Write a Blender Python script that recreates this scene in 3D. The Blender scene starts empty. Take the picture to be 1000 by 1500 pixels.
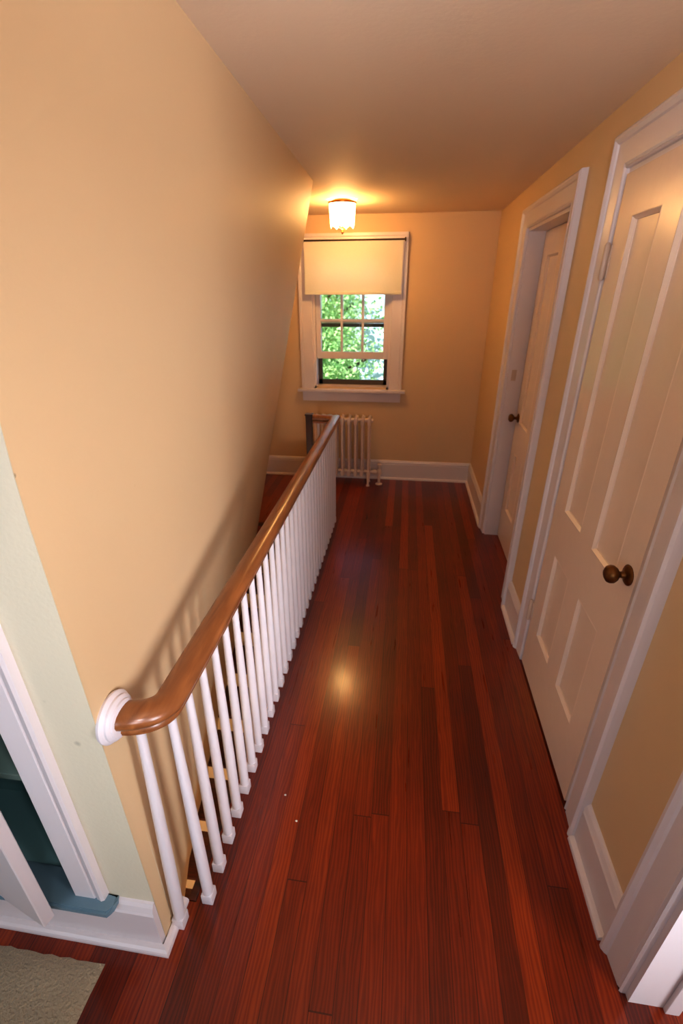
import bpy, bmesh, math, random
from mathutils import Vector, Matrix, noise
random.seed(7)
S = bpy.context.scene
COL = S.collection
PI = math.pi

# ------------------------------------------------------------------ materials
def srgb(r, g, b):
    def f(c):
        c /= 255.0
        return c / 12.92 if c <= 0.04045 else ((c + 0.055) / 1.055) ** 2.4
    return (f(r), f(g), f(b), 1.0)

def new_mat(name):
    m = bpy.data.materials.new(name); m.use_nodes = True
    nt = m.node_tree; nt.nodes.clear()
    out = nt.nodes.new('ShaderNodeOutputMaterial')
    return m, nt, out

def N(nt, typ, **kw):
    n = nt.nodes.new(typ)
    for k, v in kw.items():
        setattr(n, k, v)
    return n

def paint(name, col, rough=0.5, var=0.04, bump=0.05, scale=60.0, spec=0.5, marks=None, coat=0.0, sheen=0.0):
    """painted or plain surface: slight mottling of tone and a fine bump"""
    m, nt, out = new_mat(name)
    L = nt.links.new
    p = N(nt, 'ShaderNodeBsdfPrincipled')
    p.inputs['Roughness'].default_value = rough
    p.inputs['Specular IOR Level'].default_value = spec
    p.inputs['Coat Weight'].default_value = coat
    p.inputs['Sheen Weight'].default_value = sheen
    geo = N(nt, 'ShaderNodeNewGeometry')
    n1 = N(nt, 'ShaderNodeTexNoise'); n1.inputs['Scale'].default_value = 2.3; n1.inputs['Detail'].default_value = 5
    L(geo.outputs['Position'], n1.inputs['Vector'])
    mx = N(nt, 'ShaderNodeMix', data_type='RGBA')
    c = Vector(col[:3])
    mx.inputs['A'].default_value = (*(c * (1 - var)), 1)
    mx.inputs['B'].default_value = (*(c * (1 + var)), 1)
    L(n1.outputs['Fac'], mx.inputs['Factor'])
    colout = mx.outputs['Result']
    for (pos, rad, mc, amt) in (marks or []):
        vs = N(nt, 'ShaderNodeVectorMath', operation='DISTANCE')
        nz = N(nt, 'ShaderNodeTexNoise'); nz.inputs['Scale'].default_value = 40
        L(geo.outputs['Position'], nz.inputs['Vector'])
        vs.inputs[1].default_value = pos
        L(geo.outputs['Position'], vs.inputs[0])
        ad = N(nt, 'ShaderNodeMath', operation='MULTIPLY_ADD'); ad.inputs[1].default_value = rad * 1.2; 
        L(nz.outputs['Fac'], ad.inputs[0]); L(vs.outputs['Value'], ad.inputs[2])
        mr = N(nt, 'ShaderNodeMapRange'); mr.inputs['From Min'].default_value = rad * 0.9; mr.inputs['From Max'].default_value = rad * 1.7
        mr.inputs['To Min'].default_value = amt; mr.inputs['To Max'].default_value = 0
        L(ad.outputs[0], mr.inputs['Value'])
        m2 = N(nt, 'ShaderNodeMix', data_type='RGBA'); m2.inputs['B'].default_value = mc
        L(mr.outputs[0], m2.inputs['Factor']); L(colout, m2.inputs['A'])
        colout = m2.outputs['Result']
    L(colout, p.inputs['Base Color'])
    if bump > 0:
        n2 = N(nt, 'ShaderNodeTexNoise'); n2.inputs['Scale'].default_value = scale; n2.inputs['Detail'].default_value = 3
        L(geo.outputs['Position'], n2.inputs['Vector'])
        b = N(nt, 'ShaderNodeBump'); b.inputs['Strength'].default_value = bump; b.inputs['Distance'].default_value = 0.01
        L(n2.outputs['Fac'], b.inputs['Height']); L(b.outputs['Normal'], p.inputs['Normal'])
    L(p.outputs[0], out.inputs[0])
    return m

def floor_mat(name, dark, mid, light, board=0.0635, rough=0.28, along='y'):
    m, nt, out = new_mat(name); L = nt.links.new
    geo = N(nt, 'ShaderNodeNewGeometry')
    sep = N(nt, 'ShaderNodeSeparateXYZ'); L(geo.outputs['Position'], sep.inputs[0])
    ax, ay = ('X', 'Y') if along == 'y' else ('Y', 'X')
    def M(op, a, b=None, c=None):
        n = N(nt, 'ShaderNodeMath', operation=op)
        for i, v in enumerate((a, b, c)):
            if v is None: continue
            if isinstance(v, (int, float)): n.inputs[i].default_value = v
            else: L(v, n.inputs[i])
        return n.outputs[0]
    u = M('DIVIDE', M('ADD', sep.outputs[ax], 10.005), board)
    idx = M('FLOOR', u); fr = M('FRACT', u)
    wn = N(nt, 'ShaderNodeTexWhiteNoise', noise_dimensions='1D'); L(idx, wn.inputs['W'])
    ln = M('ADD', M('DIVIDE', M('ADD', sep.outputs[ay], 20.0), 2.3), M('MULTIPLY', wn.outputs['Value'], 7.0))
    li = M('FLOOR', ln); lf = M('FRACT', ln)
    pid = M('ADD', M('MULTIPLY', idx, 13.7), M('MULTIPLY', li, 3.1))
    wn2 = N(nt, 'ShaderNodeTexWhiteNoise', noise_dimensions='1D'); L(pid, wn2.inputs['W'])
    # grain, stretched along the board and shifted per board
    cmb = N(nt, 'ShaderNodeCombineXYZ')
    L(M('MULTIPLY', sep.outputs[ax], 1.0), cmb.inputs[0])
    L(M('MULTIPLY', sep.outputs[ay], 0.06), cmb.inputs[1])
    L(M('MULTIPLY', wn2.outputs['Value'], 9.0), cmb.inputs[2])
    g1 = N(nt, 'ShaderNodeTexNoise'); g1.inputs['Scale'].default_value = 55; g1.inputs['Detail'].default_value = 4; g1.inputs['Roughness'].default_value = .5
    L(cmb.outputs[0], g1.inputs['Vector'])
    cmb2 = N(nt, 'ShaderNodeCombineXYZ')
    L(sep.outputs[ax], cmb2.inputs[0]); L(M('MULTIPLY', sep.outputs[ay], 0.11), cmb2.inputs[1]); L(M('MULTIPLY', wn2.outputs['Value'], 5.0), cmb2.inputs[2])
    g2 = N(nt, 'ShaderNodeTexWave', bands_direction='X'); g2.inputs['Scale'].default_value = 28; g2.inputs['Distortion'].default_value = 9; g2.inputs['Detail'].default_value = 2; g2.inputs['Detail Scale'].default_value = 1.4
    L(cmb2.outputs[0], g2.inputs['Vector'])
    t = M('ADD', M('MULTIPLY', wn2.outputs['Value'], .5), M('ADD', M('MULTIPLY', g1.outputs['Fac'], .30), M('MULTIPLY', g2.outputs['Fac'], .22)))
    big = N(nt, 'ShaderNodeTexNoise'); big.inputs['Scale'].default_value = 3; L(geo.outputs['Position'], big.inputs['Vector'])
    t = M('ADD', t, M('MULTIPLY', M('SUBTRACT', big.outputs['Fac'], .5), .25))
    cr = N(nt, 'ShaderNodeValToRGB')
    e = cr.color_ramp.elements
    e[0].position = .25; e[0].color = dark; e[1].position = .95; e[1].color = light
    k = e.new(.58); k.color = mid
    L(t, cr.inputs[0])
    # gaps between boards and at butt joints
    gap = M('MAXIMUM', M('LESS_THAN', fr, .035), M('LESS_THAN', lf, .0016))
    mx = N(nt, 'ShaderNodeMix', data_type='RGBA'); mx.inputs['B'].default_value = (*(Vector(dark[:3]) * .35), 1)
    L(M('MULTIPLY', gap, .75), mx.inputs['Factor']); L(cr.outputs[0], mx.inputs['A'])
    p = N(nt, 'ShaderNodeBsdfPrincipled')
    L(mx.outputs['Result'], p.inputs['Base Color'])
    rg = N(nt, 'ShaderNodeMapRange'); rg.inputs['To Min'].default_value = rough - .06; rg.inputs['To Max'].default_value = rough + .12
    L(g1.outputs['Fac'], rg.inputs['Value']); L(rg.outputs[0], p.inputs['Roughness'])
    p.inputs['Specular IOR Level'].default_value = .4; p.inputs['Coat Weight'].default_value = .45; p.inputs['Coat Roughness'].default_value = .17
    hb = M('SUBTRACT', M('MULTIPLY', g1.outputs['Fac'], .12), gap)
    hb = M('ADD', hb, M('MULTIPLY', wn2.outputs['Value'], .25))
    b = N(nt, 'ShaderNodeBump'); b.inputs['Strength'].default_value = .13; b.inputs['Distance'].default_value = .003
    L(hb, b.inputs['Height']); L(b.outputs[0], p.inputs['Normal'])
    L(p.outputs[0], out.inputs[0])
    return m

def wood(name, dark, light, rough=.3, scale=(6, 60, 60), coat=.5):
    m, nt, out = new_mat(name); L = nt.links.new
    tc = N(nt, 'ShaderNodeTexCoord'); mp = N(nt, 'ShaderNodeMapping'); mp.inputs['Scale'].default_value = scale
    L(tc.outputs['Object'], mp.inputs[0])
    n = N(nt, 'ShaderNodeTexNoise'); n.inputs['Scale'].default_value = 1; n.inputs['Detail'].default_value = 6; n.inputs['Distortion'].default_value = .6
    L(mp.outputs[0], n.inputs['Vector'])
    cr = N(nt, 'ShaderNodeValToRGB'); e = cr.color_ramp.elements
    e[0].position = .3; e[0].color = dark; e[1].position = .75; e[1].color = light
    L(n.outputs['Fac'], cr.inputs[0])
    p = N(nt, 'ShaderNodeBsdfPrincipled'); L(cr.outputs[0], p.inputs['Base Color'])
    p.inputs['Roughness'].default_value = rough; p.inputs['Coat Weight'].default_value = coat; p.inputs['Coat Roughness'].default_value = .25
    L(p.outputs[0], out.inputs[0])
    return m

def metal(name, col, rough=.35, spot=.25):
    m, nt, out = new_mat(name); L = nt.links.new
    p = N(nt, 'ShaderNodeBsdfPrincipled'); p.inputs['Metallic'].default_value = .9; p.inputs['Roughness'].default_value = rough
    geo = N(nt, 'ShaderNodeNewGeometry'); n = N(nt, 'ShaderNodeTexNoise'); n.inputs['Scale'].default_value = 70
    L(geo.outputs['Position'], n.inputs['Vector'])
    mx = N(nt, 'ShaderNodeMix', data_type='RGBA'); c = Vector(col[:3])
    mx.inputs['A'].default_value = (*(c * (1 - spot)), 1); mx.inputs['B'].default_value = (*(c * (1 + spot)), 1)
    L(n.outputs['Fac'], mx.inputs['Factor']); L(mx.outputs['Result'], p.inputs['Base Color'])
    L(p.outputs[0], out.inputs[0]); return m

def glass_thin(name):
    m, nt, out = new_mat(name); L = nt.links.new
    t = N(nt, 'ShaderNodeBsdfTransparent'); t.inputs[0].default_value = (.95, .98, .96, 1)
    g = N(nt, 'ShaderNodeBsdfGlossy'); g.inputs['Roughness'].default_value = .03
    f = N(nt, 'ShaderNodeFresnel'); f.inputs[0].default_value = 1.45
    n = N(nt, 'ShaderNodeTexNoise'); n.inputs['Scale'].default_value = 3
    b = N(nt, 'ShaderNodeBump'); b.inputs['Strength'].default_value = .02; L(n.outputs['Fac'], b.inputs['Height']); L(b.outputs[0], g.inputs['Normal'])
    mx = N(nt, 'ShaderNodeMixShader'); L(f.outputs[0], mx.inputs[0]); L(t.outputs[0], mx.inputs[1]); L(g.outputs[0], mx.inputs[2])
    L(mx.outputs[0], out.inputs[0]); return m

def glow_glass(name, col, strength):
    """frosted lamp glass lit from the bulb behind it"""
    m, nt, out = new_mat(name); L = nt.links.new
    e = N(nt, 'ShaderNodeEmission'); e.inputs[0].default_value = col; e.inputs[1].default_value = strength
    p = N(nt, 'ShaderNodeBsdfPrincipled'); p.inputs['Base Color'].default_value = (.9, .85, .75, 1); p.inputs['Roughness'].default_value = .2
    geo = N(nt, 'ShaderNodeNewGeometry'); n = N(nt, 'ShaderNodeTexNoise'); n.inputs['Scale'].default_value = 35
    L(geo.outputs['Position'], n.inputs['Vector'])
    mr = N(nt, 'ShaderNodeMapRange'); mr.inputs['To Min'].default_value = .7 * strength; mr.inputs['To Max'].default_value = 1.3 * strength
    L(n.outputs['Fac'], mr.inputs['Value']); L(mr.outputs[0], e.inputs[1])
    a = N(nt, 'ShaderNodeAddShader'); L(e.outputs[0], a.inputs[0]); L(p.outputs[0], a.inputs[1])
    tr = N(nt, 'ShaderNodeBsdfTransparent'); tr.inputs[0].default_value = (1, .9, .75, 1)
    ms = N(nt, 'ShaderNodeMixShader'); ms.inputs[0].default_value = .72
    L(a.outputs[0], ms.inputs[1]); L(tr.outputs[0], ms.inputs[2]); L(ms.outputs[0], out.inputs[0])
    return m

def fabric(name, col):
    m, nt, out = new_mat(name); L = nt.links.new
    d = N(nt, 'ShaderNodeBsdfDiffuse'); t = N(nt, 'ShaderNodeBsdfTranslucent')
    geo = N(nt, 'ShaderNodeNewGeometry'); n = N(nt, 'ShaderNodeTexNoise'); n.inputs['Scale'].default_value = 220
    L(geo.outputs['Position'], n.inputs['Vector'])
    mx = N(nt, 'ShaderNodeMix', data_type='RGBA'); c = Vector(col[:3])
    mx.inputs['A'].default_value = (*(c * .94), 1); mx.inputs['B'].default_value = (*(c * 1.05), 1)
    L(n.outputs['Fac'], mx.inputs['Factor'])
    L(mx.outputs['Result'], d.inputs[0]); L(mx.outputs['Result'], t.inputs[0])
    s = N(nt, 'ShaderNodeMixShader'); s.inputs[0].default_value = .3
    L(d.outputs[0], s.inputs[1]); L(t.outputs[0], s.inputs[2]); L(s.outputs[0], out.inputs[0]); return m

def leafy(name, a, b, em=0.0):
    m, nt, out = new_mat(name); L = nt.links.new
    geo = N(nt, 'ShaderNodeNewGeometry'); n = N(nt, 'ShaderNodeTexNoise'); n.inputs['Scale'].default_value = 4.5; n.inputs['Detail'].default_value = 4
    L(geo.outputs['Position'], n.inputs['Vector'])
    cr = N(nt, 'ShaderNodeValToRGB'); e = cr.color_ramp.elements; e[0].position = .35; e[0].color = a; e[1].position = .65; e[1].color = b
    L(n.outputs['Fac'], cr.inputs[0])
    d = N(nt, 'ShaderNodeBsdfDiffuse'); t = N(nt, 'ShaderNodeBsdfTranslucent')
    L(cr.outputs[0], d.inputs[0]); L(cr.outputs[0], t.inputs[0])
    s = N(nt, 'ShaderNodeMixShader'); s.inputs[0].default_value = .4
    L(d.outputs[0], s.inputs[1]); L(t.outputs[0], s.inputs[2]); L(s.outputs[0], out.inputs[0]); return m

MT = {}
MT['wall'] = paint('tan_wall_paint', srgb(221, 190, 148), .55, .03, .035, 90,
                   marks=[((-.60, .93, 1.30), .013, srgb(190, 140, 85), .7), ((-.60, .74, 1.22), .006, srgb(165, 120, 80), .8),
                          ((-.60, .60, 1.452), .005, srgb(70, 60, 50), .9)])
MT['cream'] = paint('pale_cream_wall_paint', srgb(222, 210, 184), .55, .03, .08, 90,
                    marks=[((-.66, .595, .83), .010, srgb(150, 140, 115), .5), ((-.70, .595, .95), .006, srgb(150, 140, 115), .4)])
MT['ceil'] = paint('ceiling_paint', srgb(240, 218, 192), .7, .02, .05, 70)
MT['white'] = paint('white_trim_paint', srgb(226, 214, 212), .32, .03, .04, 30)
MT['door'] = paint('door_paint', srgb(238, 216, 196), .25, .03, .10, 14)
MT['whitebal'] = paint('white_baluster_paint', srgb(224, 214, 214), .35, .02, .03, 30)
MT['teal'] = paint('teal_paint', srgb(140, 184, 184), .5, .04, .05, 50)
MT['sill'] = paint('grey_teal_paint', srgb(112, 138, 150), .4, .05, .05, 40)
MT['shelfp'] = paint('pale_green_shelf_paint', srgb(168, 196, 184), .5, .04, .05, 50)
MT['floor'] = floor_mat('red_pine_floor', srgb(88, 23, 2), srgb(124, 37, 5), srgb(162, 62, 12))
MT['rail'] = wood('oak_handrail', srgb(124, 72, 38), srgb(170, 108, 62), .3, (40, 5, 40))
MT['darkwood'] = wood('dark_stained_wood', srgb(46, 18, 8), srgb(84, 36, 18), .3, (30, 30, 6))
MT['tread'] = wood('stained_tread_wood', srgb(48, 16, 6), srgb(98, 36, 16), .35, (6, 60, 60))
MT['riser'] = paint('riser_paint', srgb(226, 190, 140), .5, .04, .04, 40)
MT['brass'] = metal('aged_brass', srgb(120, 78, 40), .38)
MT['steel'] = metal('painted_steel', srgb(150, 140, 125), .45)
MT['darkmetal'] = metal('dark_bronze', srgb(70, 52, 38), .45)
MT['hinge'] = paint('painted_hinge', srgb(205, 180, 160), .3, .05, .05, 30)
MT['glass'] = glass_thin('window_glass')
MT['screen'] = paint('dark_screen_frame', srgb(88, 74, 62), .6)
MT['shade'] = fabric('roman_shade_fabric', srgb(246, 242, 228))
MT['radiator'] = paint('radiator_paint', srgb(226, 204, 190), .35, .04, .08, 40)
MT['pend'] = glow_glass('lamp_glass', (1, .72, .38, 1), 28.0)
MT['bulb'] = glow_glass('bulb_glass', (1, .72, .4, 1), 40.0)
MT['goldrim'] = metal('polished_brass', srgb(190, 130, 60), .25)
MT['rug'] = paint('beige_rug_pile', srgb(176, 158, 130), .95, .25, .9, 130, spec=.1, sheen=.3)
MT['black'] = paint('shadow_gap', srgb(30, 22, 18), .8)
MT['scrap'] = paint('paper_scrap', srgb(230, 220, 205), .8)
MT['leaf1'] = leafy('leaves_mid', srgb(110, 165, 105), srgb(190, 225, 165))
MT['leaf2'] = leafy('leaves_pale', srgb(140, 190, 125), srgb(220, 240, 185))
MT['leaf3'] = leafy('leaves_dark', srgb(95, 145, 100), srgb(165, 205, 155))
MT['bark'] = wood('bark', srgb(60, 48, 38), srgb(110, 92, 74), .9, (8, 8, 2), 0)
MT['siding'] = paint('pale_blue_siding', srgb(205, 220, 240), .6)
MT['roof'] = paint('grey_shingles', srgb(120, 120, 130), .8, .15, .6, 20)
MT['grass'] = leafy('lawn_grass', srgb(70, 120, 50), srgb(120, 170, 80))

# ------------------------------------------------------------------ mesh helpers
def box(bm, x0, x1, y0, y1, z0, z1, bev=0.0):
    r = bmesh.ops.create_cube(bm, size=1.0)
    vs = r['verts']
    for v in vs:
        v.co = Vector(((x0 + x1) / 2 + v.co.x * (x1 - x0), (y0 + y1) / 2 + v.co.y * (y1 - y0), (z0 + z1) / 2 + v.co.z * (z1 - z0)))
    if bev > 0:
        es = list({e for v in vs for e in v.link_edges})
        bmesh.ops.bevel(bm, geom=es, offset=bev, segments=2, affect='EDGES', profile=.6)

def lathe(bm, prof, origin=(0, 0, 0), axis='z', seg=24):
    """prof: list of (radius, height)"""
    M3 = {'z': Matrix.Identity(3), 'x': Matrix(((0, 0, 1), (0, 1, 0), (-1, 0, 0))), 'y': Matrix(((1, 0, 0), (0, 0, 1), (0, -1, 0)))}[axis]
    o = Vector(origin); rings = []
    for r, h in prof:
        if r < 1e-6:
            rings.append([bm.verts.new(o + M3 @ Vector((0, 0, h)))])
        else:
            rings.append([bm.verts.new(o + M3 @ Vector((r * math.cos(2 * PI * k / seg), r * math.sin(2 * PI * k / seg), h))) for k in range(seg)])
    for a, b in zip(rings, rings[1:]):
        for k in range(seg):
            k2 = (k + 1) % seg
            if len(a) == 1 and len(b) == 1: continue
            if len(a) == 1: bm.faces.new((a[0], b[k], b[k2]))
            elif len(b) == 1: bm.faces.new((a[k], b[0], a[k2]))
            else: bm.faces.new((a[k], b[k], b[k2], a[k2]))
    for rg, fl in ((rings[0], 1), (rings[-1], 0)):
        if len(rg) > 1: bm.faces.new(rg)

def sweep(bm, pts, prof, up=Vector((0, 0, 1)), cap=True):
    """sweep a closed 2D profile (side, up) along 3D points"""
    rings = []
    n = len(pts)
    for i, p in enumerate(pts):
        p = Vector(p)
        if i == 0: d = (Vector(pts[1]) - p).normalized(); sc = 1
        elif i == n - 1: d = (p - Vector(pts[-2])).normalized(); sc = 1
        else:
            a = (p - Vector(pts[i - 1])).normalized(); b = (Vector(pts[i + 1]) - p).normalized()
            d = (a + b).normalized(); sc = 1 / max(.3, math.cos(a.angle(b) / 2))
        side = d.cross(up)
        if side.length < 1e-5: side = Vector((1, 0, 0))
        side.normalize(); u = side.cross(d).normalized()
        rings.append([bm.verts.new(p + side * s * sc + u * h) for s, h in prof])
    m = len(prof)
    for a, b in zip(rings, rings[1:]):
        for k in range(m):
            bm.faces.new((a[k], a[(k + 1) % m], b[(k + 1) % m], b[k]))
    if cap:
        bm.faces.new(list(reversed(rings[0]))); bm.faces.new(rings[-1])

def circ(r, n=12): return [(r * math.cos(2 * PI * k / n), r * math.sin(2 * PI * k / n)) for k in range(n)]

def frame_loft(bm, P, prof, a0, a1, b0, b1, bottom=False):
    """mitred moulding round an opening. P(a, b, t) -> world; prof: closed list of (outward offset, thickness)."""
    cor = []
    for off, t in prof:
        if bottom:
            cor.append([P(a0 - off, b0 - off, t), P(a0 - off, b1 + off, t), P(a1 + off, b1 + off, t), P(a1 + off, b0 - off, t)])
        else:
            cor.append([P(a0 - off, b0, t), P(a0 - off, b1 + off, t), P(a1 + off, b1 + off, t), P(a1 + off, b0, t)])
    V = [[bm.verts.new(c) for c in row] for row in cor]
    m = len(prof); spans = [(0, 1), (1, 2), (2, 3)] + ([(3, 0)] if bottom else [])
    for k in range(m):
        A, B = V[k], V[(k + 1) % m]
        for i, j in spans:
            bm.faces.new((A[i], A[j], B[j], B[i]))
    if not bottom:
        bm.faces.new([V[k][0] for k in range(m)]); bm.faces.new([V[k][3] for k in reversed(range(m))])

def obj(name, bm, mat, parent=None, smooth=False, auto=None, loc=None):
    me = bpy.data.meshes.new(name)
    bmesh.ops.recalc_face_normals(bm, faces=bm.faces)
    if loc is not None:
        for v in bm.verts: v.co -= Vector(loc)
    bm.to_mesh(me); bm.free()
    me.materials.append(mat)
    if smooth:
        for p in me.polygons: p.use_smooth = True
        if auto is not None:
            me.set_sharp_from_angle(angle=math.radians(auto))
    o = bpy.data.objects.new(name, me); COL.objects.link(o)
    if loc is not None: o.location = loc
    if parent is not None:
        o.parent = parent
        pw_ = Vector((0, 0, 0)); q_ = parent
        while q_ is not None:
            pw_ += q_.location; q_ = q_.parent
        o.location = (Vector(loc) if loc is not None else Vector((0, 0, 0))) - pw_
    return o

def empty(name, loc, label, cat, group=None, kind=None):
    o = bpy.data.objects.new(name, None); COL.objects.link(o); o.location = loc
    o.empty_display_size = .1
    return tag(o, label, cat, group, kind)

def tag(o, label=None, cat=None, group=None, kind=None):
    if label: o['label'] = label
    if cat: o['category'] = cat
    if group: o['group'] = group
    if kind: o['kind'] = kind
    return o

def BM(): return bmesh.new()

def struct(name, bm, mat, label, cat, **kw):
    return tag(obj(name, bm, mat, **kw), label, cat, kind='structure')

# ------------------------------------------------------------------ main dimensions (metres)
ZC = 2.28          # ceiling
XR = .68           # plaster face of the right wall
YB = 4.39          # plaster face of the back wall
CX, CY = -.60, .60 # near outside corner of the left wall
YT = 3.27          # top nosing of the stair
RUN, RISE = .235, .172
XF = -.555         # edge of the hall floor above the stair
XS = -1.13         # wall side of the stair

# ------------------------------------------------------------------ floors
bm = BM()
def slab(x0, x1, y0, y1): box(bm, x0, x1, y0, y1, -.14, 0)
slab(XF, 2.2, .62 + .08, YB + .1); slab(-2.6, 2.2, -1.7, .70); slab(-2.6, XF, YT, YB + .1)
struct('floor', bm, MT['floor'], 'narrow reddish brown pine floorboards running the length of the hall', 'floor')

# ------------------------------------------------------------------ ceiling
bm = BM(); box(bm, -2.7, 2.3, -1.8, YB + .2, ZC, ZC + .12)
struct('ceiling', bm, MT['ceil'], 'plain flat beige ceiling over the hall', 'ceiling')

# ------------------------------------------------------------------ left wall, leaning away over the stair
def smooth(t): t = max(0, min(1, t)); return t * t * (3 - 2 * t)
def wall_x(y, z):
    top = -.536 - .040 * (y - 1.3) / 1.77
    base = CX
    zs = -.75 * (YT - y)
    ramp = .52 + max(0, z + 1.7) * .50
    g = min(1, max(0, (y - .64)) / ramp); g = .5 * g + .5 * (g * (2 - g))
    near = CX + (top - CX) * smooth((z - 1.35) / (ZC - 1.35))
    near += (XS + .02 - CX) * smooth((-z - .10) / .6)
    fz = (ZC - z) / (ZC - zs)
    far = top + (XS - top) * fz
    return near * (1 - g) + far * g if g < 1 else far
bm = BM()
NY, NZ = 70, 70
ys = [CY + (3.17 - CY) * (i / NY) for i in range(NY + 1)]
zs_ = [-2.5 + (ZC + 2.5) * (k / NZ) for k in range(NZ + 1)]
def far_y(y, z):   # the far edge is very slightly out of plumb
    return y + (0.06 * (1 - z / ZC) - .05) * smooth((y - 2.4) / .77)
G = [[bm.verts.new((wall_x(y, z), far_y(y, z), z)) for z in zs_] for y in ys]
for i in range(NY):
    for k in range(NZ):
        bm.faces.new((G[i][k], G[i + 1][k], G[i + 1][k + 1], G[i][k + 1]))
# solid body behind the face
back = [[bm.verts.new((-2.6, far_y(y, z), z)) for z in (zs_[0], zs_[-1])] for y in (ys[0], ys[-1])]
bm.faces.new([G[-1][k] for k in range(NZ + 1)] + [back[1][1], back[1][0]])
wl = struct('wall_left', bm, MT['wall'], 'tall tan plaster wall beside the stair, leaning away at its foot', 'wall', smooth=True, auto=40)

# the short cream wall facing the camera at left, with a cupboard opening
OX0, OX1, OZ0, OZ1 = -1.75, -.825, .205, 2.0
bm = BM()
T = .10
zz_ = [ZC * k / 40 for k in range(41)]
ring_ = [(OX1, 0.0)] + [(wall_x(CY, z) - .0012, z) for z in zz_] + [(OX1, ZC)]
fa = [bm.verts.new((x, CY, z)) for x, z in ring_]; fb = [bm.verts.new((x, CY + .045, z)) for x, z in ring_]
bm.faces.new(fa); bm.faces.new(list(reversed(fb)))
for k in range(len(ring_)):
    k2 = (k + 1) % len(ring_); bm.faces.new((fa[k], fa[k2], fb[k2], fb[k]))
                       # right of the opening
box(bm, -2.6, OX0, CY, CY + T, 0, ZC)
box(bm, OX0, OX1, CY, CY + .045, 0, OZ0)
box(bm, OX0, OX1, CY, CY + .045, OZ1, ZC)
struct('wall_front', bm, MT['cream'], 'pale cream wall section facing the camera beside the cupboard', 'wall')

# baseboard of that wall with quarter round turning the corner
bm = BM()
pf = [(0, 0), (.018, 0), (.018, .165), (.014, .172), (.018, .180), (.012, .196), (.006, .205), (0, .207)]
def base_run(bm, p0, p1, nrm, prof):
    p0, p1, nrm = Vector(p0), Vector(p1), Vector(nrm)
    a = [bm.verts.new(p0 + nrm * t + Vector((0, 0, h))) for t, h in prof]
    b = [bm.verts.new(p1 + nrm * t + Vector((0, 0, h))) for t, h in prof]
    for k in range(len(prof)):
        k2 = (k + 1) % len(prof); bm.faces.new((a[k], a[k2], b[k2], b[k]))
    bm.faces.new(a); bm.faces.new(list(reversed(b)))
base_run(bm, (-2.6, CY, 0), (CX - .002, CY, 0), (0, -1, 0), pf)
q = [(0, 0), (.018, 0), (.0178, .008), (.0155, .014), (.010, .018), (.004, .020), (0, .0205)]
sh = BM()
for (pp, off) in (((-2.6, CY - .018, 0), None),):
    pts = [(-2.6, CY - .018, 0), (CX + .002, CY - .018, 0), (CX + .002, .70, 0)]
    sweep(sh, pts, [(t * 1.15, h * 1.1) for t, h in q])
b_ = struct('baseboard_front', bm, MT['white'], 'white moulded baseboard under the cupboard on the short cream wall', 'baseboard')
obj('shoe_moulding', sh, MT['white'], b_)

# ------------------------------------------------------------------ built-in cupboard
cab = empty('wall_cupboard', ((OX0 + OX1) / 2, CY + .1, OZ0), 'built-in cupboard with teal interior and white casing, its door ajar', 'cupboard')
DPT = .24
bm = BM()
box(bm, OX1 - .004, OX1 + .012, CY + .046, CY + DPT, OZ0 - .012, OZ1)
box(bm, OX0 - .012, OX0 + .004, CY + .046, CY + DPT, OZ0 - .012, OZ1)
box(bm, OX0, OX1, CY + DPT - .006, CY + DPT + .01, OZ0 - .012, OZ1)
box(bm, OX0, OX1, CY + .046, CY + DPT, OZ0 - .012, OZ0 + .001)
box(bm, OX0, OX1, CY + .046, CY + DPT, OZ1 - .004, OZ1 + .012)
box(bm, OX1 - .004, OX1 + .0005, CY, CY + .046, OZ0, OZ1)
tag(obj('interior', bm, MT['teal'], cab), 'teal painted inside')
for z in (.60, 1.02, 1.44):
    bm = BM(); box(bm, OX0 + .005, OX1 - .006, CY + .052, CY + DPT - .007, z - .022, z, .002)
    tag(obj('shelf', bm, MT['shelfp'], cab), 'pale green shelf')
bm = BM()
cp = [(0, 0), (0, .014), (.006, .018), (.062, .018), (.066, .014), (.070, .018), (.084, .022), (.092, .018), (.094, 0)]
frame_loft(bm, lambda a, b, t: Vector((a, CY - t, b)), cp, OX0, OX1, OZ0 + .012, OZ1)
obj('casing', bm, MT['white'], cab)
bm = BM()
# sill with a rounded horn past the casing
pl = [(OX0 - .12, CY - .028), (OX0 - .12, CY + .002), (OX0, CY + .002), (OX0, CY + .046), (OX1 - .002, CY + .046), (OX1 - .002, CY - .0), (OX1 + .121, CY - .0), (OX1 + .125, CY - .012), (OX1 + .121, CY - .028), (OX1 + .118, CY - .040), (OX1 + .112, CY - .047), (OX0 - .10, CY - .047)]
lo = [bm.verts.new((x, y, OZ0 - .012)) for x, y in pl]; hi = [bm.verts.new((x, y, OZ0 + .012)) for x, y in pl]
for k in range(len(pl)):
    k2 = (k + 1) % len(pl); bm.faces.new((lo[k], lo[k2], hi[k2], hi[k]))
bm.faces.new(hi); bm.faces.new(list(reversed(lo)))
bmesh.ops.bevel(bm, geom=[e for e in bm.edges if abs(e.verts[0].co.z - e.verts[1].co.z) < 1e-5], offset=.006, segments=2, affect='EDGES')
tag(obj('sill', bm, MT['sill'], cab, smooth=True, auto=40), 'grey teal sill with rounded end')
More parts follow.
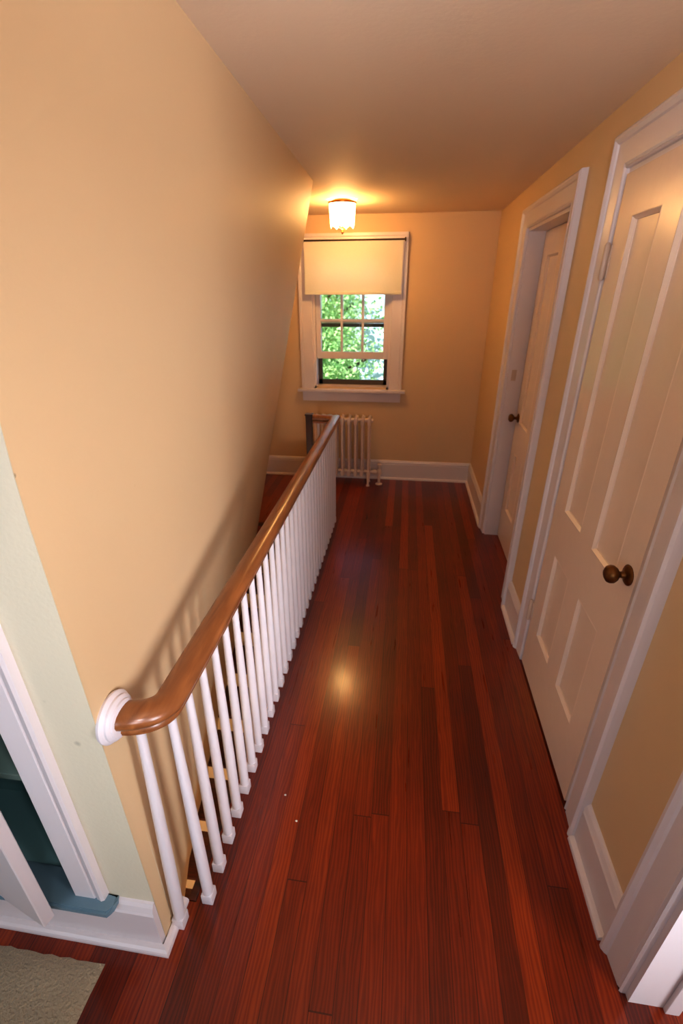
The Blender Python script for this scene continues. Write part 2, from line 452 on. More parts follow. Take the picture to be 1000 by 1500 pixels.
# the door: ajar, hung on the far left jamb
# door edge corners: outer (-.857,.511), inner (-.852,.541)
O_, I_ = Vector((-.862, .511)), Vector((-.854, .540))
dn = (O_ - I_).normalized(); dl = Vector((dn.y, -dn.x))
if dl.x > 0: dl = -dl
W_ = .86
bm = BM()
def quad_prism(bm, pts2, z0, z1):
    lo = [bm.verts.new((p.x, p.y, z0)) for p in pts2]; hi = [bm.verts.new((p.x, p.y, z1)) for p in pts2]
    n = len(pts2)
    for k in range(n): bm.faces.new((lo[k], lo[(k + 1) % n], hi[(k + 1) % n], hi[k]))
    bm.faces.new(hi); bm.faces.new(list(reversed(lo)))
quad_prism(bm, [O_, I_, I_ + dl * W_, O_ + dl * W_], .20, 1.98)
bmesh.ops.bevel(bm, geom=list(bm.edges), offset=.002, segments=1, affect='EDGES')
dr = obj('door', bm, MT['white'], cab)
bm = BM(); c = O_ + dl * .05 + dn * .012
lathe(bm, [(.006, 0), (.006, .012), (.015, .02), (.016, .027), (.010, .033), (0, .034)], (c.x, c.y + .012, 1.08), 'y', 16)
for v in bm.verts: v.co.y = 2 * (c.y + .012) - v.co.y
obj('knob', bm, MT['brass'], dr, smooth=True)

# ------------------------------------------------------------------ rug
bm = BM()
nx, ny = 60, 40
gx = [[None] * (ny + 1) for _ in range(nx + 1)]
for i in range(nx + 1):
    for j in range(ny + 1):
        x = -2.35 + (1.60) * i / nx; y = -.75 + 1.275 * j / ny
        e = min(i, nx - i, j, ny - j)
        gx[i][j] = bm.verts.new((x + random.uniform(-.003, .003), y + random.uniform(-.003, .003), .014 + random.uniform(0, .005) if e else .001))
for i in range(nx):
    for j in range(ny): bm.faces.new((gx[i][j], gx[i + 1][j], gx[i + 1][j + 1], gx[i][j + 1]))
tag(obj('rug', bm, MT['rug'], smooth=True), 'beige grey shaggy rug on the floor in front of the cupboard', 'rug')

# ------------------------------------------------------------------ right wall with three door openings
D1 = (1.155, 1.915, 2.065)   # near y, far y, head height (leaf opening)
D2 = (2.46, 3.30, 2.045)
D3 = (-.20, .655, 2.065)
bm = BM()
WT = .16
segs = [(-1.7, D3[0]), (D3[1], D1[0]), (D1[1], D2[0]), (D2[1], YB)]
for a, b in segs: box(bm, XR, XR + WT, a, b, 0, ZC)
for d in (D1, D2, D3): box(bm, XR, XR + WT, d[0], d[1], d[2], ZC)
struct('wall_right', bm, MT['wall'], 'tan wall on the right holding the white panelled doors', 'wall')

casing_prof = [(0, 0), (0, .012), (.004, .017), (.010, .012), (.016, .016), (.078, .020), (.082, .026), (.092, .033), (.100, .033), (.108, .026), (.110, 0)]

def make_leaf(name, y0, y1, z1, xf, parent, knob_y, knob_z, hinge_y, hinge_zs):
    """four-panel door leaf with its visible face at x = xf (facing -x)"""
    bm = BM()
    th = .035
    z0 = .012
    st, mu = .115, .112
    w = y1 - y0
    pw = (w - 2 * st - mu) / 2
    cols = [(y0 + st, y0 + st + pw), (y1 - st - pw, y1 - st)]
    rows = [(.27, .705), (.905, z1 - .125)]
    # stiles and rails
    box(bm, xf, xf + th, y0, y0 + st, z0, z1); box(bm, xf, xf + th, y1 - st, y1, z0, z1)
    for a, b in ((z0, rows[0][0]), (rows[0][1], rows[1][0]), (rows[1][1], z1)): box(bm, xf, xf + th, y0 + st, y1 - st, a, b)
    for a, b in rows: box(bm, xf, xf + th, cols[0][1], cols[1][0], a, b)
    for (a, b) in cols:
        for (c, d) in rows:
            box(bm, xf + .013, xf + th - .013, a, b, c, d)
            # sticking: sloping inner edge round each panel
            pr = [(0, 0), (-.004, -.001), (-.014, .009), (-.014, .014), (0, .014)]
            frame_loft(bm, lambda p, q_, t: Vector((xf + t, p, q_)), pr, a, b, c, d, bottom=True)
    leaf = obj(name, bm, MT['door'], parent)
    if knob_y is not None:
        bm = BM(); lathe(bm, [(0, 0), (.030, .0), (.031, .003), (.026, .007), (.017, .009), (.011, .012), (.009, .024)], (0, 0, 0), 'z', 28)
        rot = Matrix.Rotation(-PI / 2, 4, 'Y')
        bm.transform(rot); bm.transform(Matrix.Translation((xf, knob_y, knob_z)))
        obj('knob_rose', bm, MT['brass'], leaf, smooth=True, auto=50)
        bm = BM(); lathe(bm, [(.009, .022), (.011, .028), (.020, .033), (.0265, .042), (.027, .050), (.024, .058), (.015, .064), (0, .066)], (0, 0, 0), 'z', 28)
        bm.transform(rot); bm.transform(Matrix.Translation((xf, knob_y, knob_z)))
        tag(obj('knob', bm, MT['brass'], leaf, smooth=True, auto=60), 'aged brass round knob')
    for hz in hinge_zs:
        bm = BM()
        box(bm, xf - .003, xf + .002, hinge_y - .022, hinge_y + .022, hz - .05, hz + .05, .001)
        lathe(bm, [(0, hz - .056), (.006, hz - .058), (.0095, hz - .050), (.0095, hz + .050), (.006, hz + .058), (0, hz + .06)], (xf - .009, hinge_y, 0), 'z', 12)
        obj('hinge', bm, MT['hinge'], leaf, smooth=True, auto=40)
    return leaf

def door_set(n, d, depth, label, leaf=True, knob=None, hinge=None, stop=True):
    y0, y1, z1 = d
    root = empty('door_%d' % n, (XR, (y0 + y1) / 2, 0), label, 'door', kind='structure')
    bm = BM()
    frame_loft(bm, lambda a, b, t: Vector((XR - t, a, b)), casing_prof, y0, y1, 0, z1)
    obj('casing', bm, MT['white'], root)
    bm = BM()   # jamb lining
    jx = XR - .001
    box(bm, jx, XR + WT, y0, y0 + .016, 0, z1 - .0); box(bm, jx, XR + WT, y1 - .016, y1, 0, z1)
    box(bm, jx, XR + WT, y0 + .016, y1 - .016, z1 - .016, z1)
    obj('jamb', bm, MT['white'], root)
    if stop:
        bm = BM(); sx = XR + depth + .040 if leaf else XR + .085
        box(bm, sx, sx + .035, y0 + .016, y0 + .028, 0, z1 - .016, .002); box(bm, sx, sx + .035, y1 - .028, y1 - .016, 0, z1 - .016, .002)
        box(bm, sx, sx + .035, y0 + .028, y1 - .028, z1 - .028, z1 - .016, .002)
        obj('stop', bm, MT['white'], root)
    return root

r1 = door_set(1, D1, -.012, 'white four-panel closet door nearest the camera, closed flush in its casing')
make_leaf('door_leaf', D1[0] + .018, D1[1] - .018, D1[2] - .018, XR - .012, r1, 1.215, .972, D1[1] - .006, (.32, 1.80))
r2 = door_set(2, D2, .085, 'white panelled door farther along the hall, set back in its deep jamb', stop=False)
l2 = make_leaf('door_leaf', D2[0] + .018, D2[1] - .018, D2[2] - .018, XR + .095, r2, D2[1] - .085, .935, D2[0] + .014, ())
bm = BM(); box(bm, XR + .022, XR + .052, D2[1] - .0185, D2[1] - .0155, 1.17, 1.24, .0005); box(bm, XR + .030, XR + .044, D2[1] - .0195, D2[1] - .018, 1.185, 1.225)
obj('strike_plate', bm, MT['hinge'], r2)
r3 = door_set(3, D3, 0, 'white cased doorway at the lower right corner, standing open', leaf=False)

# closet rooms behind the doorways so nothing leaks
bm = BM(); box(bm, 2.2, 2.3, -1.8, YB + .2, -.14, ZC); box(bm, XR + WT, 2.2, .70, .78, 0, ZC)
struct('wall_bedroom', bm, MT['wall'], 'dim tan wall inside the room beyond the open doorway at right', 'wall')
bm = BM(); box(bm, -2.7, -2.6, -1.8, YB + .2, -2.6, ZC)
struct('wall_far_left', bm, MT['wall'], 'tan wall closing the stair landing at the far left', 'wall')
bm = BM(); box(bm, -2.6, 2.2, -1.8, -1.7, -.14, ZC)
struct('wall_rear', bm, MT['wall'], 'tan wall behind the camera position', 'wall')

# baseboards right
def base_obj(name, runs, nrm, label, zt=.19):
    bm = BM(); sc = zt / .207
    prof = [(t, h * sc) for t, h in pf]
    sh = BM()
    for p0, p1 in runs:
        base_run(bm, p0, p1, nrm, prof)
        o_ = Vector(nrm) * .018
        base_run(sh, Vector(p0) + o_, Vector(p1) + o_, nrm, [(t, h) for t, h in q])
    b = struct(name, bm, MT['white'], label, 'baseboard')
    obj('shoe_moulding', sh, MT['white'], b)
    return b
cw = .110
base_obj('baseboard_right', [((XR, D3[1] + cw, 0), (XR, D1[0] - cw, 0)), ((XR, D1[1] + cw, 0), (XR, D2[0] - cw, 0)), ((XR, D2[1] + cw, 0), (XR, YB - .018, 0))], (-1, 0, 0),
         'white moulded baseboard between the door casings on the right', .195)

# ------------------------------------------------------------------ back wall with window opening
WX0, WX1, WZ0, WZ1 = -.845, -.150, .905, 2.03
bm = BM()
BT = .18
box(bm, -2.6, WX0, YB, YB + BT, -.14, ZC); box(bm, WX1, XR + .0, YB, YB + BT, -.14, ZC)
box(bm, XR, 2.2, YB, YB + BT, -.14, ZC)
box(bm, WX0, WX1, YB, YB + BT, -.14, WZ0); box(bm, WX0, WX1, YB, YB + BT, WZ1, ZC)
struct('wall_back', bm, MT['wall'], 'tan end wall around the window and radiator', 'wall')
base_obj('baseboard_back', [((-2.6, YB, 0), (XR, YB, 0))], (0, -1, 0), 'white moulded baseboard along the foot of the window wall', .195)

win = empty('window_1', ((WX0 + WX1) / 2, YB, WZ0), 'white double-hung window at the end of the hall, lower sash raised', 'window', kind='structure')
bm = BM()
frame_loft(bm, lambda a, b, t: Vector((a, YB - t, b)), [(0, 0), (0, .016), (.006, .02), (.090, .02), (.096, .028), (.118, .028), (.120, 0)], WX0, WX1, WZ0 - .02, WZ1)
obj('casing', bm, MT['white'], win)
bm = BM(); box(bm, WX0 - .155, WX1 + .155, YB - .065, YB + .05, WZ0 - .045, WZ0 - .020, .006)
obj('stool', bm, MT['white'], win)
bm = BM(); box(bm, WX0 - .115, WX1 + .115, YB - .022, YB - .0005, WZ0 - .135, WZ0 - .046, .004)
obj('apron', bm, MT['white'], win)
bm = BM()
box(bm, WX0, WX0 + .020, YB, YB + BT, WZ0 - .02, WZ1); box(bm, WX1 - .020, WX1, YB, YB + BT, WZ0 - .02, WZ1)
box(bm, WX0, WX1, YB, YB + BT, WZ1 - .02, WZ1); box(bm, WX0 + .02, WX1 - .02, YB + .051, YB + BT + .03, WZ0 - .03, WZ0 - .005)
obj('jamb', bm, MT['white'], win)
def sash(name, yc, z0, z1, br, tr):
    bm = BM(); x0, x1 = WX0 + .021, WX1 - .021; s = .042; th = .034
    box(bm, x0, x0 + s, yc, yc + th, z0, z1, .003); box(bm, x1 - s, x1, yc, yc + th, z0, z1, .003)
    box(bm, x0 + s, x1 - s, yc, yc + th, z0, z0 + br, .003); box(bm, x0 + s, x1 - s, yc, yc + th, z1 - tr, z1, .003)
    gx0, gx1 = x0 + s, x1 - s
    for k in (1, 2):
        x = gx0 + (gx1 - gx0) * k / 3; box(bm, x - .010, x + .010, yc + .006, yc + th - .006, z0 + br, z1 - tr)
    zm = (z0 + br + z1 - tr) / 2
    box(bm, gx0, gx1, yc + .007, yc + th - .007, zm - .010, zm + .010)
    so = obj(name, bm, MT['white'], win)
    bm = BM(); box(bm, gx0 - .004, gx1 + .004, yc + .015, yc + .018, z0 + br - .004, z1 - tr + .004)
    obj('glass', bm, MT['glass'], so)
    return so
sash('lower_sash', YB + .035, 1.150, 1.775, .062, .03)
sash('upper_sash', YB + .072, 1.455, WZ1 - .021, .034, .05)
bm = BM()
x0, x1 = WX0 + .021, WX1 - .021; sy = YB + .115
box(bm, x0, x0 + .035, sy, sy + .02, WZ0 - .004, 1.45); box(bm, x1 - .035, x1, sy, sy + .02, WZ0 - .004, 1.45)
box(bm, x0, x1, sy, sy + .02, WZ0 - .004, WZ0 + .045); box(bm, x0, x1, sy, sy + .02, 1.42, 1.45)
tag(obj('screen_frame', bm, MT['screen'], win), 'dark screen frame')

# shade
sd = empty('window_shade', (-.49, YB - .06, 2.10), 'off-white fabric shade hanging over the top half of the window', 'window shade')
bm = BM()
sx0, sx1 = -.895, -.072
nx, nz = 30, 24
zt, zb = 2.085, 1.700
for side in (0,):
    g = [[bm.verts.new((sx0 + (sx1 - sx0) * i / nx,
                        YB - .070 - .004 * math.sin(i * .55) * (k / nz) - .010 * smooth((k / nz)) * math.exp(-((i - 25) / 3.0) ** 2) + .004 * math.sin(i * .21 + k * .2),
                        zt + (zb - zt) * k / nz - .004 * math.sin(PI * i / nx) * (k / nz))) for k in range(nz + 1)] for i in range(nx + 1)]
    for i in range(nx):
        for k in range(nz): bm.faces.new((g[i][k], g[i + 1][k], g[i + 1][k + 1], g[i][k + 1]))
fo = obj('fabric', bm, MT['shade'], sd, smooth=True)
bm = BM(); box(bm, sx0 - .002, sx1 + .002, YB - .080, YB - .064, zb - .012, zb + .014, .004)
obj('hem_bar', bm, MT['shade'], fo)
bm = BM(); sweep(bm, [(sx0 - .012, YB - .068, zt + .008), (sx1 + .016, YB - .068, zt + .008)], circ(.0065))
tag(obj('rod', bm, MT['darkmetal'], sd, smooth=True, auto=40), 'thin dark rod')
for x in (sx0 - .012, sx1 + .016):
    bm = BM(); box(bm, x - .006, x + .006, YB - .078, YB - .0285, zt - .006, zt + .022, .003)
    obj('bracket', bm, MT['darkmetal'], sd)

# ------------------------------------------------------------------ radiator
rad = empty('radiator', (-.56, 4.22, 0), 'white cast iron column radiator standing under the window', 'radiator')
def rad_section(x, leg):
    bm = BM()
    y0, y1 = 4.165, 4.275
    for y in (y0, (y0 + y1) / 2, y1):
        lathe(bm, [(.009, .12), (.0135, .16), (.0135, .58), (.009, .64)], (x, y, 0), 'z', 12)
    # top and bottom headers with rounded crowns
    for (zc, hh) in ((.63, .035), (.125, .03)):
        box(bm, x - .0165, x + .0165, y0 - .018, y1 + .018, zc - hh, zc + hh, .011)
    lathe(bm, [(0, .655), (.010, .66), (.011, .672), (.006, .684), (0, .686)], (x, (y0 + y1) / 2, 0), 'z', 12)
    lathe(bm, [(0, .655), (.009, .658), (.010, .668), (.006, .678), (0, .68)], (x, y0, 0), 'z', 12)
    for z in (.63, .125):
        sweep(bm, [(x - .032, (y0 + y1) / 2, z), (x + .032, (y0 + y1) / 2, z)], circ(.019, 14))
    if leg:
        for y in (y0 - .006, y1 + .006):
            lathe(bm, [(.0155, .115), (.0125, .07), (.011, .02), (.016, .008), (.017, 0)], (x, y, 0), 'z', 12)
    return bm
sec0 = None
xs = [-.305 - .0625 * k for k in range(9)]
for k, x in enumerate(xs):
    if k in (0, 8):
        obj('section', rad_section(x, True), MT['radiator'], rad, smooth=True, auto=50)
    elif sec0 is None:
        sec0 = obj('section', rad_section(0, False), MT['radiator'], rad, smooth=True, auto=50)
        sec0.location.x = x - rad.location.x
    else:
        c = sec0.copy(); COL.objects.link(c); c.location.x = x - rad.location.x
bm = BM()
sweep(bm, [(-.286, 4.22, .125), (-.235, 4.22, .125)], circ(.016, 14))
lathe(bm, [(.022, -.018), (.026, 0), (.022, .018)], (-.245, 4.22, .125), 'x', 14)
lathe(bm, [(.013, 0), (.013, .10), (.021, .105), (.024, .125), (.018, .15), (.011, .155), (.010, .185), (.020, .19), (.022, .20), (.016, .212), (0, .214)], (-.20, 4.22, .0), 'z', 16)
lathe(bm, [(.034, 0), (.034, .006), (.016, .012)], (-.20, 4.22, 0), 'z', 18)
sweep(bm, [(-.24, 4.22, .125), (-.20, 4.22, .125)], circ(.014, 12))
tag(obj('valve', bm, MT['radiator'], rad, smooth=True, auto=45), 'painted inlet valve and pipe')

# ------------------------------------------------------------------ ceiling lamp
LX, LY = -.493, 3.74
lamp = empty('ceiling_lamp', (LX, LY, ZC), 'lit brass and glass flush ceiling light in front of the window', 'ceiling lamp')
bm = BM(); lathe(bm, [(0, ZC), (.060, ZC), (.066, ZC - .006), (.070, ZC - .010), (.030, ZC - .016), (.012, ZC - .03), (.010, ZC - .06), (0, ZC - .06)], (LX, LY, 0), 'z', 28)
obj('canopy', bm, MT['goldrim'], lamp, smooth=True, auto=40)
bm = BM()
R0 = .094
ring = [(LX + R0 * math.cos(a), LY + R0 * math.sin(a), ZC - .018) for a in [2 * PI * k / 48 for k in range(49)]]
sweep(bm, ring, [(-.004, -.006), (.004, -.008), (.005, .005), (-.004, .006)], cap=False)
for k in range(3):
    a = 2 * PI * k / 3 + .3
    sweep(bm, [(LX + .05 * math.cos(a), LY + .05 * math.sin(a), ZC - .010), (LX + R0 * math.cos(a), LY + R0 * math.sin(a), ZC - .016)], circ(.003, 8))
obj('rim', bm, MT['goldrim'], lamp, smooth=True, auto=40)
for k in range(14):
    a = 2 * PI * k / 14
    r = R0 - .004; w = .0185; h0, h1 = ZC - .024, ZC - .145 - .016 * (k % 2)
    bm = BM()
    dx, dy = math.cos(a), math.sin(a); tx, ty = -dy, dx
    pts = []
    for (s, z, inn) in ((-w, h0, 0), (w, h0, 0), (w * .92, h1 + .012, .008), (w * .35, h1 + .001, .009), (0, h1 - .006, .009), (-w * .35, h1 + .001, .009), (-w * .92, h1 + .012, .008)):
        pts.append((LX + dx * (r - inn) + tx * s, LY + dy * (r - inn) + ty * s, z))
    f = bm.faces.new([bm.verts.new(p) for p in pts])
    ex = bmesh.ops.extrude_face_region(bm, geom=[f])
    for v in [g for g in ex['geom'] if isinstance(g, bmesh.types.BMVert)]: v.co -= Vector((dx, dy, 0)) * .004
    obj('glass_panel', bm, MT['pend'], lamp)
bm = BM()
sweep(bm, [(LX, LY, ZC - .05), (LX, LY, ZC - .18)], circ(.004, 8), up=Vector((0, 1, 0)))
lathe(bm, [(0, ZC - .205), (.005, ZC - .202), (.010, ZC - .192), (.006, ZC - .182), (.013, ZC - .176), (.004, ZC - .168)], (LX, LY, 0), 'z', 16)
for k in range(4):
    a = PI / 4 + PI / 2 * k
    sweep(bm, [(LX, LY, ZC - .176), (LX + .045 * math.cos(a), LY + .045 * math.sin(a), ZC - .163), (LX + .082 * math.cos(a), LY + .082 * math.sin(a), ZC - .142)], circ(.0025, 6))
obj('finial', bm, MT['goldrim'], lamp, smooth=True, auto=50)
for sx in (-.04, .04):
    bm = BM(); lathe(bm, [(0, -.03), (.014, -.022), (.021, 0), (.019, .016), (.010, .035), (.010, .045), (0, .046)], (LX + sx, LY, ZC - .095), 'z', 16)
    obj('bulb', bm, MT['bulb'], lamp, smooth=True)

# ------------------------------------------------------------------ staircase
st = empty('staircase', (-.85, YT, 0), 'dark wooden stair with pale risers descending behind the balusters', 'staircase')
XR_ = XF - .012
NST = 13
tx0 = -1.45
for n in range(1, NST + 1):
    z = -RISE * n; y1 = YT - RUN * (n - 1) + .01; y0 = YT - RUN * n - .018
    bm = BM(); box(bm, XS - .04, XR_, y0, y1, z - .028, z, .008)
    tag(obj('tread', bm, MT['tread'], st))
for n in range(0, NST):
    z1 = -RISE * n - (.029 if n else .03); z0 = -RISE * (n + 1); y = YT - RUN * n + .003
    bm = BM(); box(bm, XS - .04, XR_ - .001, y, y + .018, z0 + .001, z1)
    obj('riser', bm, MT['riser'], st)
bm = BM(); box(bm, XS - .05, XR_ - .0005, YT - .022, YT - .0005, -.030, -.001, .008)
obj('landing_nosing', bm, MT['darkwood'], st)
# wall under the hall floor on the open side, lower floor and end wall
bm = BM(); box(bm, XF - .011, XF + .10, .70, YT + .2, -2.6, -.141)
struct('wall_stairwell', bm, MT['wall'], 'tan wall below the hall floor on the open side of the stair', 'wall')
bm = BM(); box(bm, XF - .012, XF + .001, .705, YT - .03, -.14, -.022)
struct('trim_1', bm, MT['white'], 'white fascia board under the floor edge along the stair opening', 'trim')
bm = BM(); box(bm, XF - .028, XF - .0005, .702, YT - .0, -.021, -.0005, .006)
struct('trim_2', bm, MT['tread'], 'dark nosing strip along the floor edge at the stair opening', 'trim')
bm = BM(); box(bm, -2.6, .5, -.6, YT + .3, -2.7, -2.6); box(bm, -2.6, .5, -.65, -.6, -2.6, -.14); box(bm, -2.6, XF + .1, YT + .12, YT + .3, -2.6, -.14)
box(bm, XF + .1, .5, -.6, .70, -2.6, -.141)
struct('wall_below', bm, MT['wall'], 'dim walls and floor of the level below at the stair foot', 'wall')

# ------------------------------------------------------------------ railing
rl = empty('stair_railing', (-.51, .7, 0), 'brown wooden handrail on slim white balusters guarding the stair opening', 'railing')
RX, RZ = -.505, .842       # centre of the rail
RY_END = 3.40
w = .036
hp = [(-.022, -.030), (.022, -.030), (.024, -.020), (.019, -.013), (.026, -.008), (.034, -.002), (.0365, .008), (.033, .018), (.024, .026), (.012, .030), (0, .031), (-.012, .030), (-.024, .026), (-.033, .018), (-.0365, .008), (-.034, -.002), (-.026, -.008), (-.019, -.013), (-.024, -.020)]
ROY, ROZ = .648, .866
rb = .082
pts = [(CX + .012, ROY, ROZ)]
for k in range(0, 13):
    a = -PI / 2 + (PI / 2) * k / 12
    zz = ROZ + (RZ - ROZ) * smooth(k / 12)
    pts.append((RX - rb + rb * math.cos(a) if True else 0, ROY + rb + rb * math.sin(a), zz))
pts[0] = (CX + .012, ROY, ROZ)
yy = [.80 + k * .26 for k in range(10)]
pts += [(RX, y, RZ) for y in yy if y < RY_END - .05]
pts += [(RX, RY_END - .001, RZ), (RX - .17, RY_END, RZ)]
bm = BM(); sweep(bm, pts, hp)
tag(obj('handrail', bm, MT['rail'], rl, smooth=True, auto=50), 'varnished brown wooden handrail curving into the wall')
# rosette
bm = BM(); lathe(bm, [(0, 0), (.057, 0), (.058, .006), (.054, .011), (.050, .013), (.050, .018), (.046, .022), (.042, .023), (.041, .027), (.036, .029), (0, .029)], (0, 0, 0), 'z', 40)
bm.transform(Matrix.Rotation(PI / 2, 4, 'Y')); bm.transform(Matrix.Translation((CX, ROY, ROZ)))
tag(obj('rosette', bm, MT['whitebal'], rl, smooth=True, auto=40), 'round white turned wall plate')
# balusters
def baluster_bm(top):
    bm = BM()
    box(bm, -.0175, .0175, -.0175, .0175, 0, .045, .003)
    lathe(bm, [(.0165, .044), (.0170, .10), (.0165, .30), (.0140, .55), (.0115, .72), (.0105, top)], (0, 0, 0), 'z', 16)
    return bm
LEAN = .010
b0 = obj('baluster', baluster_bm(.815), MT['whitebal'], rl, smooth=True, auto=40)
def place(b, x, y, tx=None, ty=None):
    b.location = Vector((x, y, 0)) - Vector(rl.location)
    tx = x + LEAN if tx is None else tx; ty = y if ty is None else ty
    b.rotation_euler = (-math.atan2(ty - y, .80), math.atan2(tx - x, .80), 0)
first = True
NB = 31
for k in range(NB):
    y = .715 + k * (3.345 - .715) / (NB - 1)
    if k == 0: place(b0, -.517, y)
    else:
        c = b0.copy(); COL.objects.link(c); place(c, -.517, y)
# the first one, under the bend
c = b0.copy(); COL.objects.link(c); place(c, -.578, .645, -.556, .665)
c.data = b0.data
# far return: newel and short rail
for x in (-.575, -.635):
    c = b0.copy(); COL.objects.link(c); place(c, x, RY_END, x, RY_END)
bm = BM(); box(bm, RX - .225, RX - .175, RY_END - .025, RY_END + .025, 0, .868, .004); box(bm, RX - .230, RX - .170, RY_END - .032, RY_END + .032, .868, .880, .005)
tag(obj('newel_post', bm, MT['darkwood'], rl), 'dark stained square post')

# ------------------------------------------------------------------ two specks on the floor
for (x, y, r) in ((-.361, 1.065, .3), (-.299, .978, 1.1)):
    bm = BM(); bmesh.ops.create_icosphere(bm, subdivisions=2, radius=.0042)
    for v in bm.verts: v.co = Vector((v.co.x * 1.1, v.co.y * .8, v.co.z * .4)) * (1 + .3 * noise.noise(v.co * 400)) + Vector((x, y, .0016))
    o = obj('paper_scrap', bm, MT['scrap'], loc=(x, y, 0))
    tag(o, 'tiny white speck on the dark floor, ' + ('farther from the camera' if r < 1 else 'nearer the camera'), 'scrap', 'white specks on the floor')

# ------------------------------------------------------------------ outside
bm = BM(); box(bm, -14, 14, YB + 1.0, 30, -3.1, -3.0)
tag(obj('lawn', bm, MT['grass']), 'mown green lawn far below the window', 'lawn', kind='structure')

def tree(name, cx, cy, zc, rx, ry, rz, n, mat, label, lsz=.075, seed=1, group='trees outside the window'):
    rnd = random.Random(seed)
    root = empty(name, (cx, cy, -3.0), label, 'tree', group)
    bm = BM()
    lathe(bm, [(.16, -3.0), (.11, -1.5), (.07, zc), (.03, zc + rz * .6), (0, zc + rz * .7)], (cx, cy, 0), 'z', 10)
    for k in range(7):
        a = k * 2.4; z0 = zc - rz * .5 + k * rz * .15
        sweep(bm, [(cx, cy, z0), (cx + .4 * rx * math.cos(a), cy + .4 * ry * math.sin(a), z0 + .3 * rz), (cx + .75 * rx * math.cos(a), cy + .75 * ry * math.sin(a), z0 + .45 * rz)], circ(.03, 6))
    obj('trunk', bm, MT['bark'], root, smooth=True)
    verts, faces = [], []
    for i in range(n):
        u, v = rnd.uniform(-1, 1), rnd.uniform(0, 2 * PI); rr = rnd.random() ** (1 / 2.2)
        s = math.sqrt(1 - u * u)
        d = Vector((s * math.cos(v), s * math.sin(v), u))
        rr *= .82 + .35 * noise.noise(d * 2.7 + Vector((seed, 0, 0)))
        p = Vector((cx + d.x * rx * rr, cy + d.y * ry * rr, zc + d.z * rz * rr))
        if noise.noise(p * 1.6) < -.18: continue
        ax = Vector((rnd.uniform(-1, 1), rnd.uniform(-1, 1), rnd.uniform(-.6, .6))).normalized()
        b_ = ax.cross(Vector((rnd.uniform(-1, 1), rnd.uniform(-1, 1), rnd.uniform(-1, 1)))).normalized()
        L_ = lsz * rnd.uniform(.7, 1.3); W2 = L_ * .42
        k = len(verts)
        verts += [p, p + ax * L_ * .5 + b_ * W2, p + ax * L_, p + ax * L_ * .5 - b_ * W2]
        faces.append((k, k + 1, k + 2, k + 3))
    me = bpy.data.meshes.new('foliage'); me.from_pydata([tuple(v - Vector(root.location)) for v in verts], [], faces); me.materials.append(mat)
    o = bpy.data.objects.new('foliage', me); COL.objects.link(o); o.parent = root
    return root
tree('leafy_tree', -1.85, 9.3, .7, 1.6, 1.2, 2.0, 15000, MT['leaf2'], 'pale green leafy tree filling the left panes of the window', seed=3)
tree('leafy_tree', -.45, 6.9, -.75, 1.0, .9, 1.2, 13000, MT['leaf3'], 'darker green bushy tree seen low behind the raised sash', seed=5, lsz=.085)
tree('leafy_tree', -2.9, 13.0, .6, 2.4, 1.6, 2.8, 12000, MT['leaf1'], 'mid green tree standing farther back behind the pale one', seed=8, lsz=.10)
tree('leafy_tree', 1.0, 11.4, -.9, 1.6, 1.2, 1.4, 9000, MT['leaf1'], 'mid green tree in front of the pale blue house', seed=11, lsz=.09)
hs = empty('neighbour_house', (2.0, 16, -3), 'pale blue sided house behind the trees outside the window', 'house')
bm = BM(); box(bm, -1.35, 6.5, 14, 20, -3, 3.0)
obj('wall', bm, MT['siding'], hs)
bm = BM()
v = [bm.verts.new(p) for p in ((-1.65, 13.7, 3.0), (6.8, 13.7, 3.0), (6.8, 20.3, 3.0), (-1.65, 20.3, 3.0), (-1.65, 17, 5.4), (6.8, 17, 5.4))]
for f in ((0, 1, 5, 4), (3, 4, 5, 2), (0, 4, 3), (1, 2, 5), (0, 3, 2, 1)): bm.faces.new([v[i] for i in f])
obj('roof', bm, MT['roof'], hs)
for x in (.2, 2.6, 5.0):
    bm = BM(); box(bm, x, x + .9, 13.96, 13.999, .2, 1.7, .01); f_ = obj('window', bm, MT['white'], hs)
    bm = BM(); box(bm, x + .08, x + .82, 13.94, 13.959, .28, 1.62); obj('pane', bm, MT['roof'], f_)

# ------------------------------------------------------------------ lights
def light(name, typ, loc, energy, col, **kw):
    d = bpy.data.lights.new(name, typ); d.energy = energy; d.color = col
    for k, v in kw.items():
        if k != 'rot': setattr(d, k, v)
    o = bpy.data.objects.new(name, d); COL.objects.link(o); o.location = loc
    if 'rot' in kw: o.rotation_euler = kw['rot']
    return o
def aim(o, t): o.rotation_euler = (Vector(t) - o.location).to_track_quat('-Z', 'Y').to_euler()

light('lamp_light', 'POINT', (LX, LY, ZC - .125), 12, (1, .63, .21), shadow_soft_size=.035)
light('lamp_glow', 'POINT', (LX, LY, ZC - .05), 11, (1, .74, .42), shadow_soft_size=.02)
# the camera's own flash, held just above the lens
f = light('flash', 'SPOT', (.13, -.06, 1.60), 20, (.92, .92, 1), spot_size=math.radians(92), spot_blend=1.0, shadow_soft_size=.045); aim(f, (-.80, 1.25, .95))
# added fill spot, aimed up to brighten the near hall off the ceiling
k = light('ceiling_fill', 'SPOT', (.10, -.05, 1.80), 58, (.95, .93, 1), spot_size=math.radians(100), spot_blend=.8, shadow_soft_size=.04); aim(k, (.2, .55, 2.28))
# room light behind the camera on the right
b = light('room_light', 'AREA', (.44, -.95, 1.52), 8, (.84, .88, 1), shape='RECTANGLE', size=.55, size_y=.55); aim(b, (-.6, 1.3, 1.5)); b.data.spread = math.radians(125)
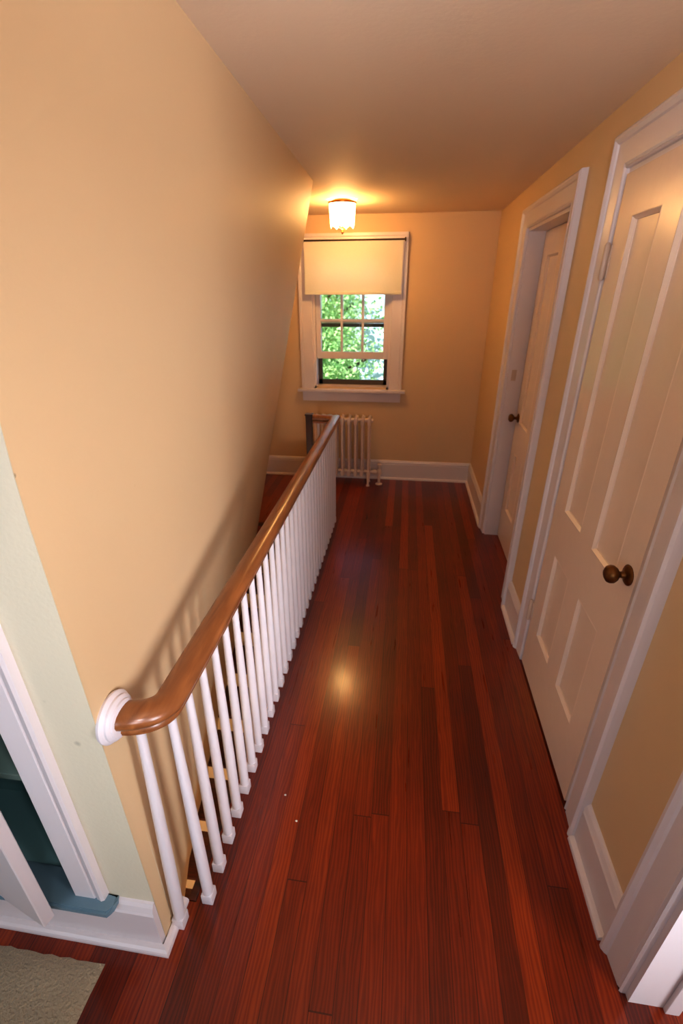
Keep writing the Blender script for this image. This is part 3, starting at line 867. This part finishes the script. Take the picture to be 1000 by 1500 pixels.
# cool daylight from the room at left, behind
d = light('bedroom_daylight', 'AREA', (-1.5, -1.3, 1.3), 5.2, (.66, .82, 1.0), shape='RECTANGLE', size=1.2, size_y=1.3); aim(d, (-.9, .6, .7)); d.data.spread = math.radians(80)
g_ = light('side_room_light', 'AREA', (1.75, -.66, 1.15), 22.5, (.84, .89, 1), shape='RECTANGLE', size=.95, size_y=1.2); aim(g_, (-.7, 1.28, .75)); g_.data.spread = math.radians(80)
h_ = light('lower_hall_light', 'AREA', (-.78, .35, -.95), 12, (1, .86, .70), shape='DISK', size=.32); aim(h_, (-.86, 2.2, -.4))
sun = light('sun', 'SUN', (0, 0, 12), 12, (1, .97, .92), angle=.02, rot=(math.radians(50), 0, math.radians(-25)))

w_ = bpy.data.worlds.new('sky'); S.world = w_; w_.use_nodes = True
nt = w_.node_tree; nt.nodes.clear()
o = nt.nodes.new('ShaderNodeOutputWorld'); bg = nt.nodes.new('ShaderNodeBackground')
sk = nt.nodes.new('ShaderNodeTexSky'); sk.sky_type = 'HOSEK_WILKIE'; sk.turbidity = 4
sk.sun_direction = Vector((.3, -.6, .75)).normalized()
bg.inputs[1].default_value = 7.0
nt.links.new(sk.outputs[0], bg.inputs[0]); nt.links.new(bg.outputs[0], o.inputs[0])

# ------------------------------------------------------------------ camera
cam = bpy.data.cameras.new('camera'); co = bpy.data.objects.new('camera', cam); COL.objects.link(co)
R = ((0.9912, 0.0544, -0.1210), (0.1326, -0.4281, 0.8940), (-0.0032, -0.9021, -0.4315))
m = Matrix(((R[0][0], -R[0][1], -R[0][2], 0), (R[1][0], -R[1][1], -R[1][2], 0), (R[2][0], -R[2][1], -R[2][2], 1.71), (0, 0, 0, 1)))
co.matrix_world = m
cam.sensor_fit = 'VERTICAL'; cam.sensor_height = 36; cam.sensor_width = 24
cam.lens = 674 / 1500 * 36
cam.clip_start = .02; cam.clip_end = 200
cam.dof.use_dof = True; cam.dof.focus_distance = 1.15; cam.dof.aperture_fstop = 4.5
S.camera = co
S.view_settings.view_transform = 'Standard'
S.view_settings.look = 'None'
S.view_settings.exposure = 0.0
S.view_settings.gamma = .84
S.cycles.max_bounces = 8
S.cycles.use_denoising = True
